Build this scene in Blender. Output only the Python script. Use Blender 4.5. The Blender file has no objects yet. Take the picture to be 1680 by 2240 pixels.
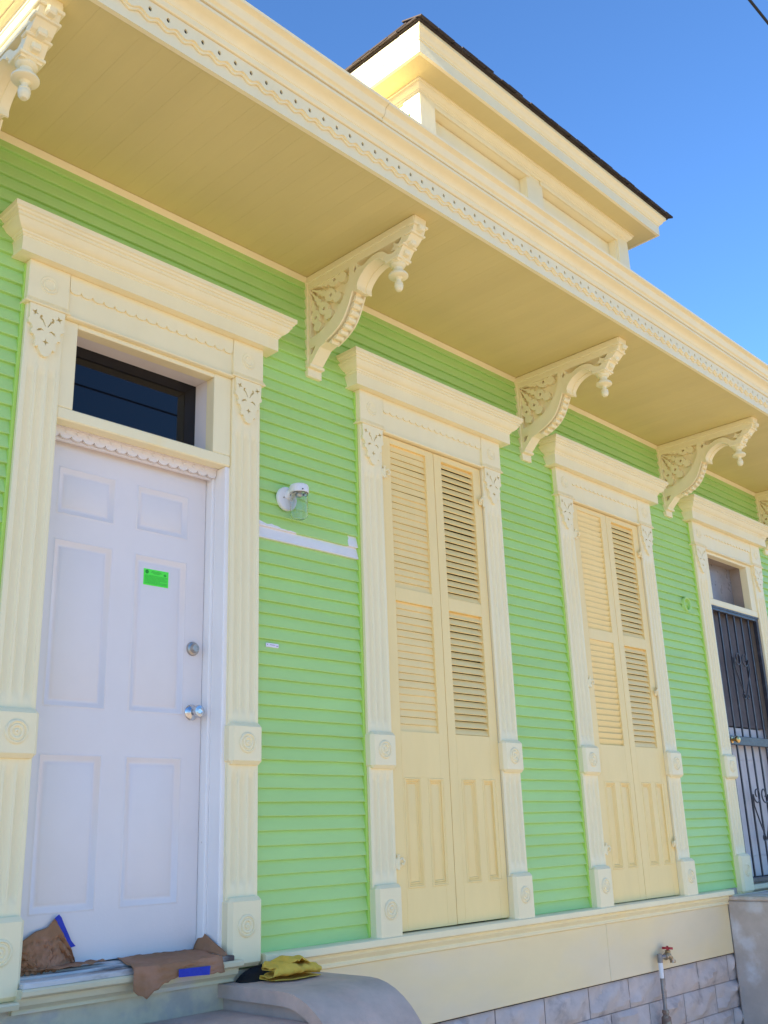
import bpy, bmesh, math, random
from mathutils import Vector, Matrix
from mathutils.geometry import tessellate_polygon
R = math.radians
random.seed(7)
scn = bpy.context.scene
col = scn.collection
ZO = 1.55            # all measurements are relative to the lens height; the pavement lies 1.55 m below it

# ------------------------------------------------------------------ camera
yaw, pit, rol = R(46.374), R(17.925), R(-2.032)
fw = Vector((math.sin(yaw)*math.cos(pit), math.cos(yaw)*math.cos(pit), math.sin(pit)))
r0 = Vector((math.cos(yaw), -math.sin(yaw), 0)); u0 = r0.cross(fw)
rt = math.cos(rol)*r0 + math.sin(rol)*u0
up = -math.sin(rol)*r0 + math.cos(rol)*u0
cd = bpy.data.cameras.new('camera'); cam = bpy.data.objects.new('camera', cd); col.objects.link(cam)
cam.matrix_world = Matrix(((rt.x, up.x, -fw.x, 0), (rt.y, up.y, -fw.y, -3.5), (rt.z, up.z, -fw.z, ZO), (0, 0, 0, 1)))
cd.sensor_fit = 'VERTICAL'; cd.sensor_height = 24.0; cd.lens = 2173.6/2240*24.0
cd.clip_start = 0.02; cd.clip_end = 3000
scn.camera = cam
# ------------------------------------------------------------------ light
SUN_EL, SUN_AZ = R(20), R(2)      # sun stands at -x, turned SUN_AZ towards the street (-y)
sdir = Vector((-math.cos(SUN_EL)*math.cos(SUN_AZ), -math.cos(SUN_EL)*math.sin(SUN_AZ), math.sin(SUN_EL)))
w = bpy.data.worlds.new('World'); scn.world = w; w.use_nodes = True
nt = w.node_tree; bg = nt.nodes['Background']
sky = nt.nodes.new('ShaderNodeTexSky'); sky.sky_type = 'NISHITA'; sky.sun_disc = False
sky.sun_elevation = SUN_EL
sky.sun_rotation = math.atan2(sdir.x, sdir.y)
sky.altitude = 0; sky.air_density = 1.0; sky.dust_density = 0.0; sky.ozone_density = 7.5
nt.links.new(sky.outputs[0], bg.inputs[0]); bg.inputs[1].default_value = 0.085
sl = bpy.data.lights.new('sun', 'SUN'); sl.energy = 5.0; sl.angle = R(0.53); sl.color = (1.0, 0.85, 0.64)
so = bpy.data.objects.new('sun', sl); col.objects.link(so)
so.rotation_euler = sdir.to_track_quat('Z', 'Y').to_euler(); so.location = (-8, -6, 12)
scn.view_settings.view_transform = 'Standard'; scn.view_settings.look = 'None'
scn.view_settings.exposure = 1.98; scn.view_settings.gamma = 1.0
scn.cycles.use_denoising = True
scn.cycles.max_bounces = 10; scn.cycles.diffuse_bounces = 6; scn.cycles.transmission_bounces = 8

# ------------------------------------------------------------------ materials
def mat(name, c, rough=.5, var=.06, vscale=6, bump=.15, bscale=120, stretch=(1, 1, 1), c2=None, c2scale=1.2, c2thr=.58,
        metal=0, spec=.4, speck=None, speckthr=.70, rnd=0.0):
    m = bpy.data.materials.new(name); m.use_nodes = True
    n = m.node_tree.nodes; l = m.node_tree.links; b = n['Principled BSDF']
    b.inputs['Roughness'].default_value = rough; b.inputs['Metallic'].default_value = metal
    b.inputs['Specular IOR Level'].default_value = spec
    g = n.new('ShaderNodeNewGeometry')
    mp = n.new('ShaderNodeMapping'); mp.inputs['Scale'].default_value = stretch
    l.new(g.outputs['Position'], mp.inputs['Vector'])
    def noise(sc, det=4, rg=.55):
        t = n.new('ShaderNodeTexNoise'); t.inputs['Scale'].default_value = sc; t.inputs['Detail'].default_value = det
        t.inputs['Roughness'].default_value = rg; l.new(mp.outputs[0], t.inputs['Vector']); return t
    def mix(fac, a, bb, mode='MIX'):
        x = n.new('ShaderNodeMix'); x.data_type = 'RGBA'; x.blend_type = mode
        for sock, v in ((x.inputs[0], fac), (x.inputs[6], a), (x.inputs[7], bb)):
            if hasattr(v, 'is_linked') or hasattr(v, 'links'): l.new(v, sock)
            else: sock.default_value = v if not isinstance(v, tuple) else (v[0], v[1], v[2], 1)
        return x.outputs[2]
    def ramp(src, lo, hi):
        r = n.new('ShaderNodeMapRange'); r.inputs[1].default_value = lo; r.inputs[2].default_value = hi
        l.new(src, r.inputs[0]); return r.outputs[0]
    base = c
    if c2:
        base = mix(ramp(noise(c2scale, 5, .6).outputs['Fac'], c2thr-.06, c2thr+.06), c, c2)
    v1 = ramp(noise(vscale, 6, .62).outputs['Fac'], .25, .75)
    dark = mix(v1, (1-var, 1-var, 1-var*1.05), (1+var*.5, 1+var*.5, 1+var*.5))
    out = mix(1.0, base, dark, 'MULTIPLY')
    if speck:
        out = mix(ramp(noise(34, 3, .7).outputs['Fac'], speckthr, speckthr+.03), out, speck)
    if rnd:
        oi = n.new('ShaderNodeObjectInfo')
        rr = n.new('ShaderNodeMapRange'); rr.inputs[3].default_value = 1-rnd; rr.inputs[4].default_value = 1+rnd
        l.new(oi.outputs['Random'], rr.inputs[0])
        hv = n.new('ShaderNodeHueSaturation'); l.new(rr.outputs[0], hv.inputs['Value']); l.new(out, hv.inputs['Color']); out = hv.outputs[0]
    l.new(out, b.inputs['Base Color'])
    rv = ramp(noise(vscale*2.5, 4).outputs['Fac'], .2, .8)
    ra = n.new('ShaderNodeMapRange'); ra.inputs[3].default_value = max(.02, rough-.09); ra.inputs[4].default_value = min(1, rough+.12)
    l.new(rv, ra.inputs[0]); l.new(ra.outputs[0], b.inputs['Roughness'])
    if bump:
        bp = n.new('ShaderNodeBump'); bp.inputs['Strength'].default_value = bump; bp.inputs['Distance'].default_value = .004
        l.new(noise(bscale, 5, .6).outputs['Fac'], bp.inputs['Height']); l.new(bp.outputs[0], b.inputs['Normal'])
    return m
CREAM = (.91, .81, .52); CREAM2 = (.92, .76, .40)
M = {}
M['trim'] = mat('trim_paint', CREAM, .48, .05, 5, .14, 60, (1, 1, .35), c2=CREAM2, c2scale=1.5, c2thr=.66)
M['skirt'] = mat('skirt_paint', (.88, .72, .41), .5, .07, 3, .15, 60, (.5, 1, 1), c2=(.84, .71, .47), c2scale=1.1, c2thr=.5)
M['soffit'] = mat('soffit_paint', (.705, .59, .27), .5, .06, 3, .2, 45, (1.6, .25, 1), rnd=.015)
M['shutter'] = mat('shutter_paint', (.93, .72, .32), .45, .05, 7, .2, 70, (1, 1, .3), speck=(.10, .06, .05), speckthr=.785)
M['green'] = mat('green_paint', (.46, .715, .24), .5, .07, 5, .25, 60, (.35, 1, 1.4), rnd=.025)
M['greenside'] = mat('green_edge_paint', (.46, .72, .13), .5, .08, 12, .4, 80)
M['white'] = mat('white_door_paint', (.80, .745, .73), .38, .035, 4, .12, 90, speck=(.45, .42, .42), speckthr=.80)
M['jamb_lit'] = mat('white_paint_side_lit', (.90, .87, .85), .42, .06, 5, .2, 70, (1, 1, .3), speck=(.52, .48, .47), speckthr=.74)  # lighter copy of the door white: left-side light put into the colour
M['primer'] = mat('white_primer', (.82, .80, .80), .6, .08, 9, .3, 60, (.4, 1, 1), c2=(.74, .60, .52), c2scale=16, c2thr=.70)
M['inner'] = mat('grey_white_door', (.66, .62, .62), .5, .12, 6, .2, 60)
M['oldwood'] = mat('weathered_sill_paint', (.62, .61, .60), .7, .25, 9, .6, 50, (.35, 1, 1), c2=(.10, .075, .07), c2scale=7, c2thr=.56)
M['oldtrim'] = mat('chipped_cream_paint', (.74, .66, .44), .6, .12, 8, .5, 60, (.4, 1, 1), c2=(.66, .58, .55), c2scale=6, c2thr=.62, speck=(.12, .07, .05), speckthr=.76)
M['skirtold'] = mat('faded_cream_skirt', (.74, .63, .44), .8, .2, 6, .4, 60, c2=(.60, .52, .42), c2scale=5, c2thr=.55)
M['concrete'] = mat('stoop_concrete', (.62, .47, .39), .85, .22, 7, .5, 90, c2=(.70, .50, .41), c2scale=4, c2thr=.55, speck=(.72, .71, .72), speckthr=.75)
M['plaster'] = mat('plaster_grey', (.54, .47, .42), .85, .25, 5, .5, 60, c2=(.66, .64, .65), c2scale=3, c2thr=.6)
M['block'] = mat('foundation_block', (.60, .52, .49), .85, .18, 9, .6, 70, c2=(.38, .33, .32), c2scale=5, c2thr=.6, rnd=.04)
M['mortar'] = mat('mortar', (.60, .52, .49), .9, .2, 12, .5, 90)
M['reveal'] = mat('greybrown_reveal', (.36, .29, .24), .8, .2, 7, .3, 60)  # grey-brown plaster base for the gated doorway's reveals and jambs
M['dark'] = mat('shade_black', (.012, .011, .012), .9, .1, 4, 0)  # near-black for painted shade in gaps, holes and behind slats; also lamp screws
M['room'] = mat('room_interior', (.03, .028, .028), .9, .1, 4, 0)
M['iron'] = mat('black_iron_paint', (.035, .036, .05), .38, .25, 18, .4, 90, spec=.5, c2=(.07, .07, .09), c2scale=14, c2thr=.6)
M['brass'] = mat('brass', (.72, .50, .20), .28, .15, 20, .1, 90, metal=1)
M['chrome'] = mat('brushed_chrome', (.62, .62, .64), .22, .12, 25, .05, 120, metal=1)
M['nickel'] = mat('aged_nickel', (.50, .46, .42), .34, .2, 30, .1, 120, metal=1)
M['galv'] = mat('galvanised_pipe', (.30, .29, .29), .5, .3, 30, .3, 120, metal=.6, c2=(.45, .36, .33), c2scale=20, c2thr=.6)
M['bronze'] = mat('tarnished_brass', (.42, .33, .20), .45, .3, 40, .3, 150, metal=.7, c2=(.55, .52, .5), c2scale=30, c2thr=.6)
M['rust'] = mat('rusty_fitting', (.26, .17, .13), .75, .35, 40, .6, 150, c2=(.40, .36, .28), c2scale=30, c2thr=.56)
M['red'] = mat('red_handle', (.42, .03, .04), .45, .3, 40, .3, 100)
M['paper'] = mat('brown_paper', (.36, .175, .085), .75, .14, 9, .25, 60, c2=(.42, .21, .12), c2scale=6, c2thr=.55)
M['tape'] = mat('blue_tape', (.02, .04, .42), .6, .12, 30, .2, 150)
M['cloth'] = mat('yellow_cloth', (.86, .55, .08), .85, .15, 25, .5, 350)
M['sheet'] = mat('black_sheet', (.012, .012, .014), .7, .2, 25, .4, 200)
M['sticker'] = mat('green_notice', (.10, .90, .07), .5, .04, 30, 0)
M['ink'] = mat('notice_ink', (.02, .34, .03), .6, .05, 30, 0)
M['label'] = mat('white_label', (.80, .78, .88), .4, .05, 30, 0)
M['labelink'] = mat('label_ink', (.40, .30, .45), .5, .05, 30, 0)
M['lampwhite'] = mat('white_enamel', (.80, .80, .82), .3, .03, 20, .05, 90)
M['shingle'] = mat('asphalt_shingle', (.055, .045, .042), .9, .3, 25, .8, 200, rnd=.25)
M['roofing'] = mat('weathered_roofing', (.34, .30, .25), .9, .2, 8, .5, 60)
M['leaf'] = mat('weed_leaf', (.30, .55, .05), .5, .1, 40, .1, 80)
M['wire'] = mat('wire_rubber', (.02, .02, .022), .6, .1, 4, 0)
M['pave'] = mat('pavement_concrete', (.46, .39, .30), .9, .15, 1.5, .4, 30)
M['asphalt'] = mat('road_concrete', (.46, .35, .25), .9, .2, .6, .4, 25, c2=(.50, .37, .26), c2scale=.25, c2thr=.52)
M['ground'] = mat('ground_earth', (.26, .23, .16), .95, .2, .3, .4, 12, c2=(.16, .20, .07), c2scale=.05, c2thr=.55)
M['stucco'] = mat('shading_house_siding', (.62, .56, .46), .8, .1, 2, .3, 20)

def glass_dark():
    m = bpy.data.materials.new('window_glass'); m.use_nodes = True
    b = m.node_tree.nodes['Principled BSDF']
    b.inputs['Base Color'].default_value = (.004, .004, .006, 1); b.inputs['Roughness'].default_value = .015  # near-black base stands in for the dark room behind the pane
    b.inputs['IOR'].default_value = 1.5; b.inputs['Specular IOR Level'].default_value = .5
    return m
M['glass'] = glass_dark()
M['dusty'] = mat('dusty_glass', (.27, .25, .26), .3, .2, 8, .05, 60, c2=(.25, .25, .26), c2scale=9, c2thr=.6)
M['screen'] = mat('dark_screen', (.115, .10, .105), .7, .2, 8, .3, 500)
def glass_clear():
    m = bpy.data.materials.new('clear_ribbed_glass'); m.use_nodes = True
    n = m.node_tree.nodes; l = m.node_tree.links
    b = n['Principled BSDF']; b.inputs['Base Color'].default_value = (.93, .96, .94, 1); b.inputs['Roughness'].default_value = .06
    b.inputs['Transmission Weight'].default_value = 1.0; b.inputs['IOR'].default_value = 1.33
    return m
M['jar'] = glass_clear()

# ------------------------------------------------------------------ mesh helpers
class MB:
    def __init__(s): s.v = []; s.f = []; s.m = []
    def add(s, vs, fs, mi=0):
        o = len(s.v); s.v += [tuple(v) for v in vs]
        s.f += [tuple(i+o for i in f) for f in fs]; s.m += [mi]*len(fs); return s
    def box(s, x0, x1, y0, y1, z0, z1, b=0, mi=0):
        lo = (min(x0, x1), min(y0, y1), min(z0, z1)); hi = (max(x0, x1), max(y0, y1), max(z0, z1))
        if b <= 0:
            vs = [(hi[0] if i & 1 else lo[0], hi[1] if i & 2 else lo[1], hi[2] if i & 4 else lo[2]) for i in range(8)]
            return s.add(vs, [(0, 1, 3, 2), (4, 5, 7, 6), (0, 1, 5, 4), (2, 3, 7, 6), (0, 2, 6, 4), (1, 3, 7, 5)], mi)
        b = min(b, min(hi[i]-lo[i] for i in range(3))*.45)
        vs = []; ix = {}
        for i in range(8):
            sg = (1 if i & 1 else 0, 1 if i & 2 else 0, 1 if i & 4 else 0)
            for a in range(3):
                p = [(hi[k] if sg[k] else lo[k]) if k == a else (hi[k]-b if sg[k] else lo[k]+b) for k in range(3)]
                ix[(sg, a)] = len(vs); vs.append(p)
        fs = []
        def sgn(a, sa, b_, sb, c, sc):
            t = [0, 0, 0]; t[a] = sa; t[b_] = sb; t[c] = sc; return tuple(t)
        for a in range(3):
            b_, c = (a+1) % 3, (a+2) % 3
            for sa in (0, 1):
                fs.append(tuple(ix[(sgn(a, sa, b_, q, c, r), a)] for q, r in ((0, 0), (1, 0), (1, 1), (0, 1))))
                for sb in (0, 1):
                    fs.append((ix[(sgn(a, sa, b_, sb, c, 0), a)], ix[(sgn(a, sa, b_, sb, c, 1), a)],
                               ix[(sgn(a, sa, b_, sb, c, 1), b_)], ix[(sgn(a, sa, b_, sb, c, 0), b_)]))
        for i in range(8):
            sg = (1 if i & 1 else 0, 1 if i & 2 else 0, 1 if i & 4 else 0)
            fs.append(tuple(ix[(sg, a)] for a in range(3)))
        return s.add(vs, fs, mi)
    def plate(s, outer, holes, fn, t0, t1, mi=0, hole_mi=None, back=True):
        """polygon with holes in (u,v), thickness t0 (front) to t1 (back); fn(u,v,t)->xyz"""
        loops = [outer]+list(holes); flat = [p for lp in loops for p in lp]
        tri = tessellate_polygon([[Vector((p[0], p[1], 0)) for p in lp] for lp in loops]); n = len(flat)
        vs = [fn(p[0], p[1], t0) for p in flat]+[fn(p[0], p[1], t1) for p in flat]
        fs = [tuple(t) for t in tri]
        if back: fs += [tuple(i+n for i in t) for t in tri]
        o = 0
        for lp in loops:
            k = len(lp)
            fs += [(o+i, o+(i+1) % k, n+o+(i+1) % k, n+o+i) for i in range(k)]; o += k
        s.add(vs, fs, mi)
        if hole_mi is not None:
            for lp in holes: s.add([fn(p[0], p[1], t1+(t0-t1)*.02) for p in lp], [tuple(range(len(lp)))], hole_mi)
        return s
    def lathe(s, prof, c, ax='z', n=20, mi=0, sx=1, sy=1):
        vs = []
        for r, h in prof:
            for k in range(n):
                a = 2*math.pi*k/n; u, v = r*math.cos(a)*sx, r*math.sin(a)*sy
                p = {'z': (u, v, h), 'y': (u, h, v), 'x': (h, u, v)}[ax]
                vs.append((c[0]+p[0], c[1]+p[1], c[2]+p[2]))
        fs = [(i*n+k, i*n+(k+1) % n, (i+1)*n+(k+1) % n, (i+1)*n+k) for i in range(len(prof)-1) for k in range(n)]
        fs += [tuple(range(n)), tuple((len(prof)-1)*n+k for k in range(n))]
        return s.add(vs, fs, mi)
    def tube(s, pts, r, n=8, mi=0):
        pts = [Vector(p) for p in pts]; vs = []; fs = []; pu = None
        rr = r if isinstance(r, (list, tuple)) else [r]*len(pts)
        for i, p in enumerate(pts):
            t = (pts[min(i+1, len(pts)-1)]-pts[max(i-1, 0)]).normalized()
            if pu is None: pu = t.orthogonal().normalized()
            u = (pu-t*pu.dot(t)).normalized(); v = t.cross(u); pu = u
            vs += [p+(u*math.cos(2*math.pi*k/n)+v*math.sin(2*math.pi*k/n))*rr[i] for k in range(n)]
        for i in range(len(pts)-1): fs += [(i*n+k, i*n+(k+1) % n, (i+1)*n+(k+1) % n, (i+1)*n+k) for k in range(n)]
        fs += [tuple(range(n)), tuple((len(pts)-1)*n+k for k in range(n))]
        return s.add(vs, fs, mi)
    def sweep(s, prof, path, mi=0, closed=False):
        """prof [(out,z)] swept along plan path [(x,y)]; out is to the right of travel, mitred"""
        np_ = len(path); vs = []
        for i, p in enumerate(path):
            p = Vector(p)
            d1 = (p-Vector(path[i-1])).normalized() if i else None
            d2 = (Vector(path[i+1])-p).normalized() if i < np_-1 else None
            if d1 is None: d1 = d2
            if d2 is None: d2 = d1
            n1 = Vector((d1.y, -d1.x)); n2 = Vector((d2.y, -d2.x)); mm = (n1+n2).normalized(); k = 1/max(.2, mm.dot(n1))
            for o, z in prof: vs.append((p.x+mm.x*o*k, p.y+mm.y*o*k, z))
        m = len(prof); fs = [(i*m+j, i*m+j+1, (i+1)*m+j+1, (i+1)*m+j) for i in range(np_-1) for j in range(m-1)]
        fs += [tuple(range(m)), tuple((np_-1)*m+j for j in range(m))]
        return s.add(vs, fs, mi)
    def rings(s, x0, x1, z0, z1, steps, mi=0):
        """nested rectangles in the xz plane; steps [(inset,y)], last one filled"""
        vs = []
        for i, y in steps: vs += [(x0+i, y, z0+i), (x1-i, y, z0+i), (x1-i, y, z1-i), (x0+i, y, z1-i)]
        fs = [(a*4+k, a*4+(k+1) % 4, a*4+4+(k+1) % 4, a*4+4+k) for a in range(len(steps)-1) for k in range(4)]
        e = 4*(len(steps)-1); fs.append((e, e+1, e+2, e+3))
        return s.add(vs, fs, mi)
    def mesh(s, name, *mats, smooth=None):
        me = bpy.data.meshes.new(name); me.from_pydata(s.v, [], s.f)
        for m in mats: me.materials.append(M[m] if isinstance(m, str) else m)
        for p, i in zip(me.polygons, s.m): p.material_index = i
        bm = bmesh.new(); bm.from_mesh(me); bmesh.ops.recalc_face_normals(bm, faces=bm.faces); bm.to_mesh(me); bm.free()
        if smooth:
            me.shade_smooth(); me.set_sharp_from_angle(angle=R(smooth))
        return me
    def build(s, name, m, parent=None, loc=(0, 0, 0), smooth=None):
        ms = m if isinstance(m, (list, tuple)) else [m]
        return place(s.mesh(name, *ms, smooth=smooth), name, parent, loc)
def wpos(o):
    return o['_w'] if o is not None else None
WP = {}
def place(me, name, parent=None, loc=(0, 0, 0), rot=None):
    o = bpy.data.objects.new(name, me); col.objects.link(o)
    o.location = (loc[0], loc[1], loc[2]+ZO); WP[o] = Vector(o.location)
    if rot: o.rotation_euler = rot
    if parent is not None:
        o.parent = parent; o.matrix_parent_inverse = Matrix.Translation(-WP[parent])
    return o
def empty(name, loc, parent=None):
    o = place(None, name, parent, loc); o.empty_display_size = .1; return o
def tag(o, label=None, cat=None, group=None, kind=None):
    for k, v in (('label', label), ('category', cat), ('group', group), ('kind', kind)):
        if v: o[k] = v
    return o
def jit(a): return random.uniform(-a, a)

# ------------------------------------------------------------------ setting
GZ = -ZO
tag(MB().box(-400, 400, -400, 400, GZ-.5, GZ-.16).build('ground', 'ground'), kind='structure')
tag(MB().box(-120, 120, -11.2, -4.6, GZ-.3, GZ-.12).build('road', 'asphalt'), kind='structure')
tag(MB().box(-120, 120, -4.45, 12, GZ-.3, GZ, .02).build('pavement', 'pave'), kind='structure')
tag(MB().box(-120, 120, -4.6, -4.452, GZ-.3, GZ+.002, .015).build('kerb', 'concrete'), kind='structure')
tag(MB().box(-120, 120, -15, -11.21, GZ-.3, GZ-.005, .02).build('far_pavement', 'pave'), kind='structure')

# ------------------------------------------------------------------ house shell
HX0, HX1, HD = 1.24, 8.68, 9.0
house = tag(empty('clapboard_house', (4.96, 4.0, GZ)), 'lime green clapboard house with cream trim, deep bracketed eave and roof dormer', 'house')
DC, W1, W2, D3 = 2.187, 4.062, 5.883, 7.75
core = MB()
zb, zt = -.86, 2.9
def wallpart(x0, x1, z0, z1): core.box(x0, x1, .006, .14, z0, z1)
ops = [(DC-.44, DC+.44), (W1-.43, W1+.43), (W2-.43, W2+.43), (D3-.44, D3+.44)]
xs = HX0
for a, b in ops:
    wallpart(xs, a, zb, zt); wallpart(a, b, 2.12, zt); wallpart(a, b, zb, -.47); xs = b
wallpart(xs, HX1, zb, zt)
core.box(HX0, HX0+.12, .14, HD, zb, zt); core.box(HX1-.12, HX1, .14, HD, zb, zt); core.box(HX0, HX1, HD-.12, HD, zb, zt)
core.build('wall', 'green', house)
MB().box(HX0+.13, HX1-.13, .35, .36, -.5, 2.6).build('interior_partition', 'room', house)
MB().box(HX0+.13, HX1-.13, .145, .35, -.5, -.46).build('interior_floor', 'room', house)
MB().box(HX0+.13, HX1-.13, .145, .35, 2.2, 2.22).build('interior_ceiling', 'room', house)

# clapboards
PITCH, Z0 = .0595, -.449
segs = [(HX0-.01, DC-.597), (DC+.597, W1-.597), (W1+.597, W2-.597), (W2+.597, D3-.597), (D3+.597, HX1+.01)]
def clap(x0, x1, z, hm, sub):
    n = max(2, int((x1-x0)/.12)); vs = []
    zj = jit(.0012); pj = jit(.0015)
    for i in range(n+1):
        x = x0+(x1-x0)*i/n; e = jit(.0009); q = jit(.0007)
        vs += [(x, .003, z+hm), (x, -.0045, z+hm), (x, -.0215+pj+q, z+.0025+zj+e), (x, -.0200+pj+q, z+zj+e), (x, .003, z+.0005+zj+e)]
    fs = []
    for i in range(n):
        a, b = i*5, i*5+5
        fs += [(a+k, a+(k+1) % 5, b+(k+1) % 5, b+k) for k in range(5)]
    fs += [tuple(range(5)), tuple(n*5+k for k in range(5))]
    m = MB(); m.add(vs, fs); return m
def patch_material():
    m = M['green'].copy(); m.name = 'green_paint_with_primer_patch'
    n = m.node_tree.nodes; l = m.node_tree.links; b = n['Principled BSDF']
    src = b.inputs['Base Color'].links[0].from_socket
    g = n.new('ShaderNodeNewGeometry'); sp = n.new('ShaderNodeSeparateXYZ'); l.new(g.outputs['Position'], sp.inputs[0])
    nz = n.new('ShaderNodeTexNoise'); nz.inputs['Scale'].default_value = 22; l.new(g.outputs['Position'], nz.inputs['Vector'])
    def math_(op, a, bb):
        t = n.new('ShaderNodeMath'); t.operation = op
        for s_, v in zip(t.inputs, (a, bb)):
            if isinstance(v, (int, float)): s_.default_value = v
            else: l.new(v, s_)
        return t.outputs[0]
    wob = math_('MULTIPLY', math_('SUBTRACT', nz.outputs['Fac'], .5), .11)
    right = math_('GREATER_THAN', math_('ADD', sp.outputs[0], wob), 3.385)
    zz = math_('SUBTRACT', sp.outputs[2], ZO+Z0+31*PITCH)
    ed = math_('MULTIPLY', math_('SUBTRACT', 3.02, sp.outputs[0]), .09)
    left = math_('LESS_THAN', math_('ADD', zz, math_('MULTIPLY', wob, .25)), ed)
    f = math_('MAXIMUM', right, left)
    mx = n.new('ShaderNodeMix'); mx.data_type = 'RGBA'; l.new(f, mx.inputs[0]); l.new(src, mx.inputs[6]); mx.inputs[7].default_value = (.82, .80, .81, 1)
    l.new(mx.outputs[2], b.inputs['Base Color']); return m
M['patch'] = patch_material()
for r in range(55):
    z = Z0+r*PITCH
    if z < 2.42:
        for i, (a, b) in enumerate(segs):
            mm = 'green'
            if i == 1 and r == 30: mm = 'primer'
            if i == 1 and r == 31: mm = 'patch'
            clap(a, b, z, PITCH+.004, 1).build('clapboard', mm, house)
    else:
        cut = HX0+random.choice((2.2, 3.4, 5.1, 6.3))
        clap(HX0-.01, cut, z, PITCH+.004, 1).build('clapboard', 'green', house)
        clap(cut+.0012, HX1+.01, z, PITCH+.004, 1).build('clapboard', 'green', house)
# green painted edge boards where siding meets the casings
for cx in (DC, W1, W2, D3):
    m = MB(); m.box(cx-.613, cx-.598, -.026, .002, -.449, 2.27, .003); m.build('siding_edge_strip', 'greenside', house)

# water table below the siding
m = MB(); m.sweep([(0, -.449), (.078, -.4505), (.085, -.456), (.085, -.482), (.078, -.488), (.05, -.489), (.047, -.497), (.051, -.506), (.042, -.517), (.03, -.528), (.036, -.538), (.034, -.546), (.024, -.548), (0, -.548)],
                  [(2.80, 0), (6.97, 0)]); m.build('sill_moulding', 'trim', house, smooth=40)
def skirt(x0, x1): MB().box(x0, x1, -.024, .005, -.858, -.5485, .003).build('skirt_board', 'skirt', house)
skirt(2.80, 5.41); skirt(5.412, 6.97)
MB().box(2.8, 6.97, -.012, .005, -.8645, -.8585).build('skirt_gap_shade', 'dark', house)  # dark strip painting the shade of the recess below the board
MB().box(HX0, 2.8, -.03, .005, -.86, -.5, .003).build('skirt_board', 'skirtold', house)
MB().box(6.97, HX1, -.02, .005, -.86, -.45, .003).build('skirt_board', 'plaster', house)

# foundation of rock-faced blocks
fwall = MB().box(HX0, HX1, .045, .2, GZ, -.862).build('foundation_wall', 'mortar', house)
def rockblock(x0, x1, z0, z1):
    nx, nz = 9, 6; vs = []; fs = []
    sx, sz = random.uniform(.3, .7), random.uniform(.4, .75); ph = random.uniform(0, 6)
    for j in range(nz+1):
        for i in range(nx+1):
            u, v = i/nx, j/nz; e = min(u, 1-u, v*.6, (1-v)*.6)
            h = .019+.012*min(1, e/.06)
            if 0 < i < nx and 0 < j < nz:
                h += .020*(1-abs(u-sx))*(1-abs(v-sz))-.008+.012*math.sin(6*u+ph)*math.cos(4*v+ph*2)+.009*math.sin(11*u-7*v+ph*3)+jit(.008)
            vs.append((x0+(x1-x0)*u, .022-h, z0+(z1-z0)*v))
    for j in range(nz):
        for i in range(nx):
            a = j*(nx+1)+i; fs.append((a, a+1, a+nx+2, a+nx+1))
    o = len(vs); vs += [(x0, .05, z0), (x1, .05, z0), (x1, .05, z1), (x0, .05, z1)]
    fs += [tuple(range(nx+1))+(o+1, o), tuple(nz*(nx+1)+i for i in range(nx, -1, -1))+(o+3, o+2),
           tuple(j*(nx+1) for j in range(nz, -1, -1))+(o, o+3), tuple(j*(nx+1)+nx for j in range(nz+1))+(o+2, o+1)]
    return MB().add(vs, fs)
for rr in range(4):
    z1 = -.8625-rr*.168; x = 2.66+(.21 if rr % 2 else 0)
    while x < 6.97:
        x1 = x+.421 if x+.55 < 7.25 else 7.25
        if x1-x > .1: rockblock(x+.0025, x1-.0025, z1-.1645, z1).build('foundation_block', 'block', fwall, smooth=32)
        x += .425

# ------------------------------------------------------------------ eave: soffit, trim and cornice
EY, EX0, EX1, SZ = -.905, 1.20, 8.72, 2.832
bw = .0885; x = EX0
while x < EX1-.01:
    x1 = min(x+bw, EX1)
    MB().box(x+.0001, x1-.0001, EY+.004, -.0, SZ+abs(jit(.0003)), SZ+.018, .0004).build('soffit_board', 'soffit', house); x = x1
MB().sweep([(0, SZ-.034), (.006, SZ-.034), (.012, SZ-.024), (.024, SZ-.014), (.028, SZ-.002), (0, SZ-.002)], [(HX0, -.0), (HX1, -.0)]).build('soffit_trim', 'trim', house, smooth=40)
eave = empty('eave_cornice', (4.96, EY, SZ), house)
path = [(EX0-.13, EY), (EX1, EY), (EX1, HD)]
MB().sweep([(-.02, 2.829), (0, 2.829), (0, 2.955), (.024, 2.957), (.027, 2.962), (.027, 2.984), (.031, 2.986), (.034, 2.996), (.043, 3.006), (.057, 3.013), (.075, 3.018), (.078, 3.020), (.078, 3.034), (-.02, 3.034)], path).build('fascia', 'trim', eave, smooth=30)
GUT = [(-.02, 3.040), (.079, 3.040), (.084, 3.040), (.085, 3.047), (.081, 3.052), (.083, 3.056), (.094, 3.061), (.101, 3.072), (.103, 3.086), (.107, 3.095), (.118, 3.101), (.129, 3.104), (.131, 3.108), (.131, 3.117), (.125, 3.118), (-.02, 3.16)]
MB().sweep(GUT, [(EX0-.13, EY), (2.716, EY)]).build('gutter_moulding', 'trim', eave, smooth=30)
MB().sweep([(a, b-.0025) for a, b in GUT], [(2.7185, EY+.001), (EX1, EY), (EX1, HD)]).build('gutter_moulding', 'trim', eave, smooth=30)
MB().sweep([(-.02, 2.829), (0, 2.829), (0, 2.866), (.006, 2.868), (.010, 2.878), (.022, 2.886), (.030, 2.888), (.031, 2.893), (.075, 2.895), (.077, 2.905), (.095, 2.908), (.10, 2.94), (.12, 3.0), (.13, 3.11), (-.02, 3.15)], [(EX0, HD), (EX0, EY+.001)]).build('return_cornice', 'trim', eave, smooth=30)
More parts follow.
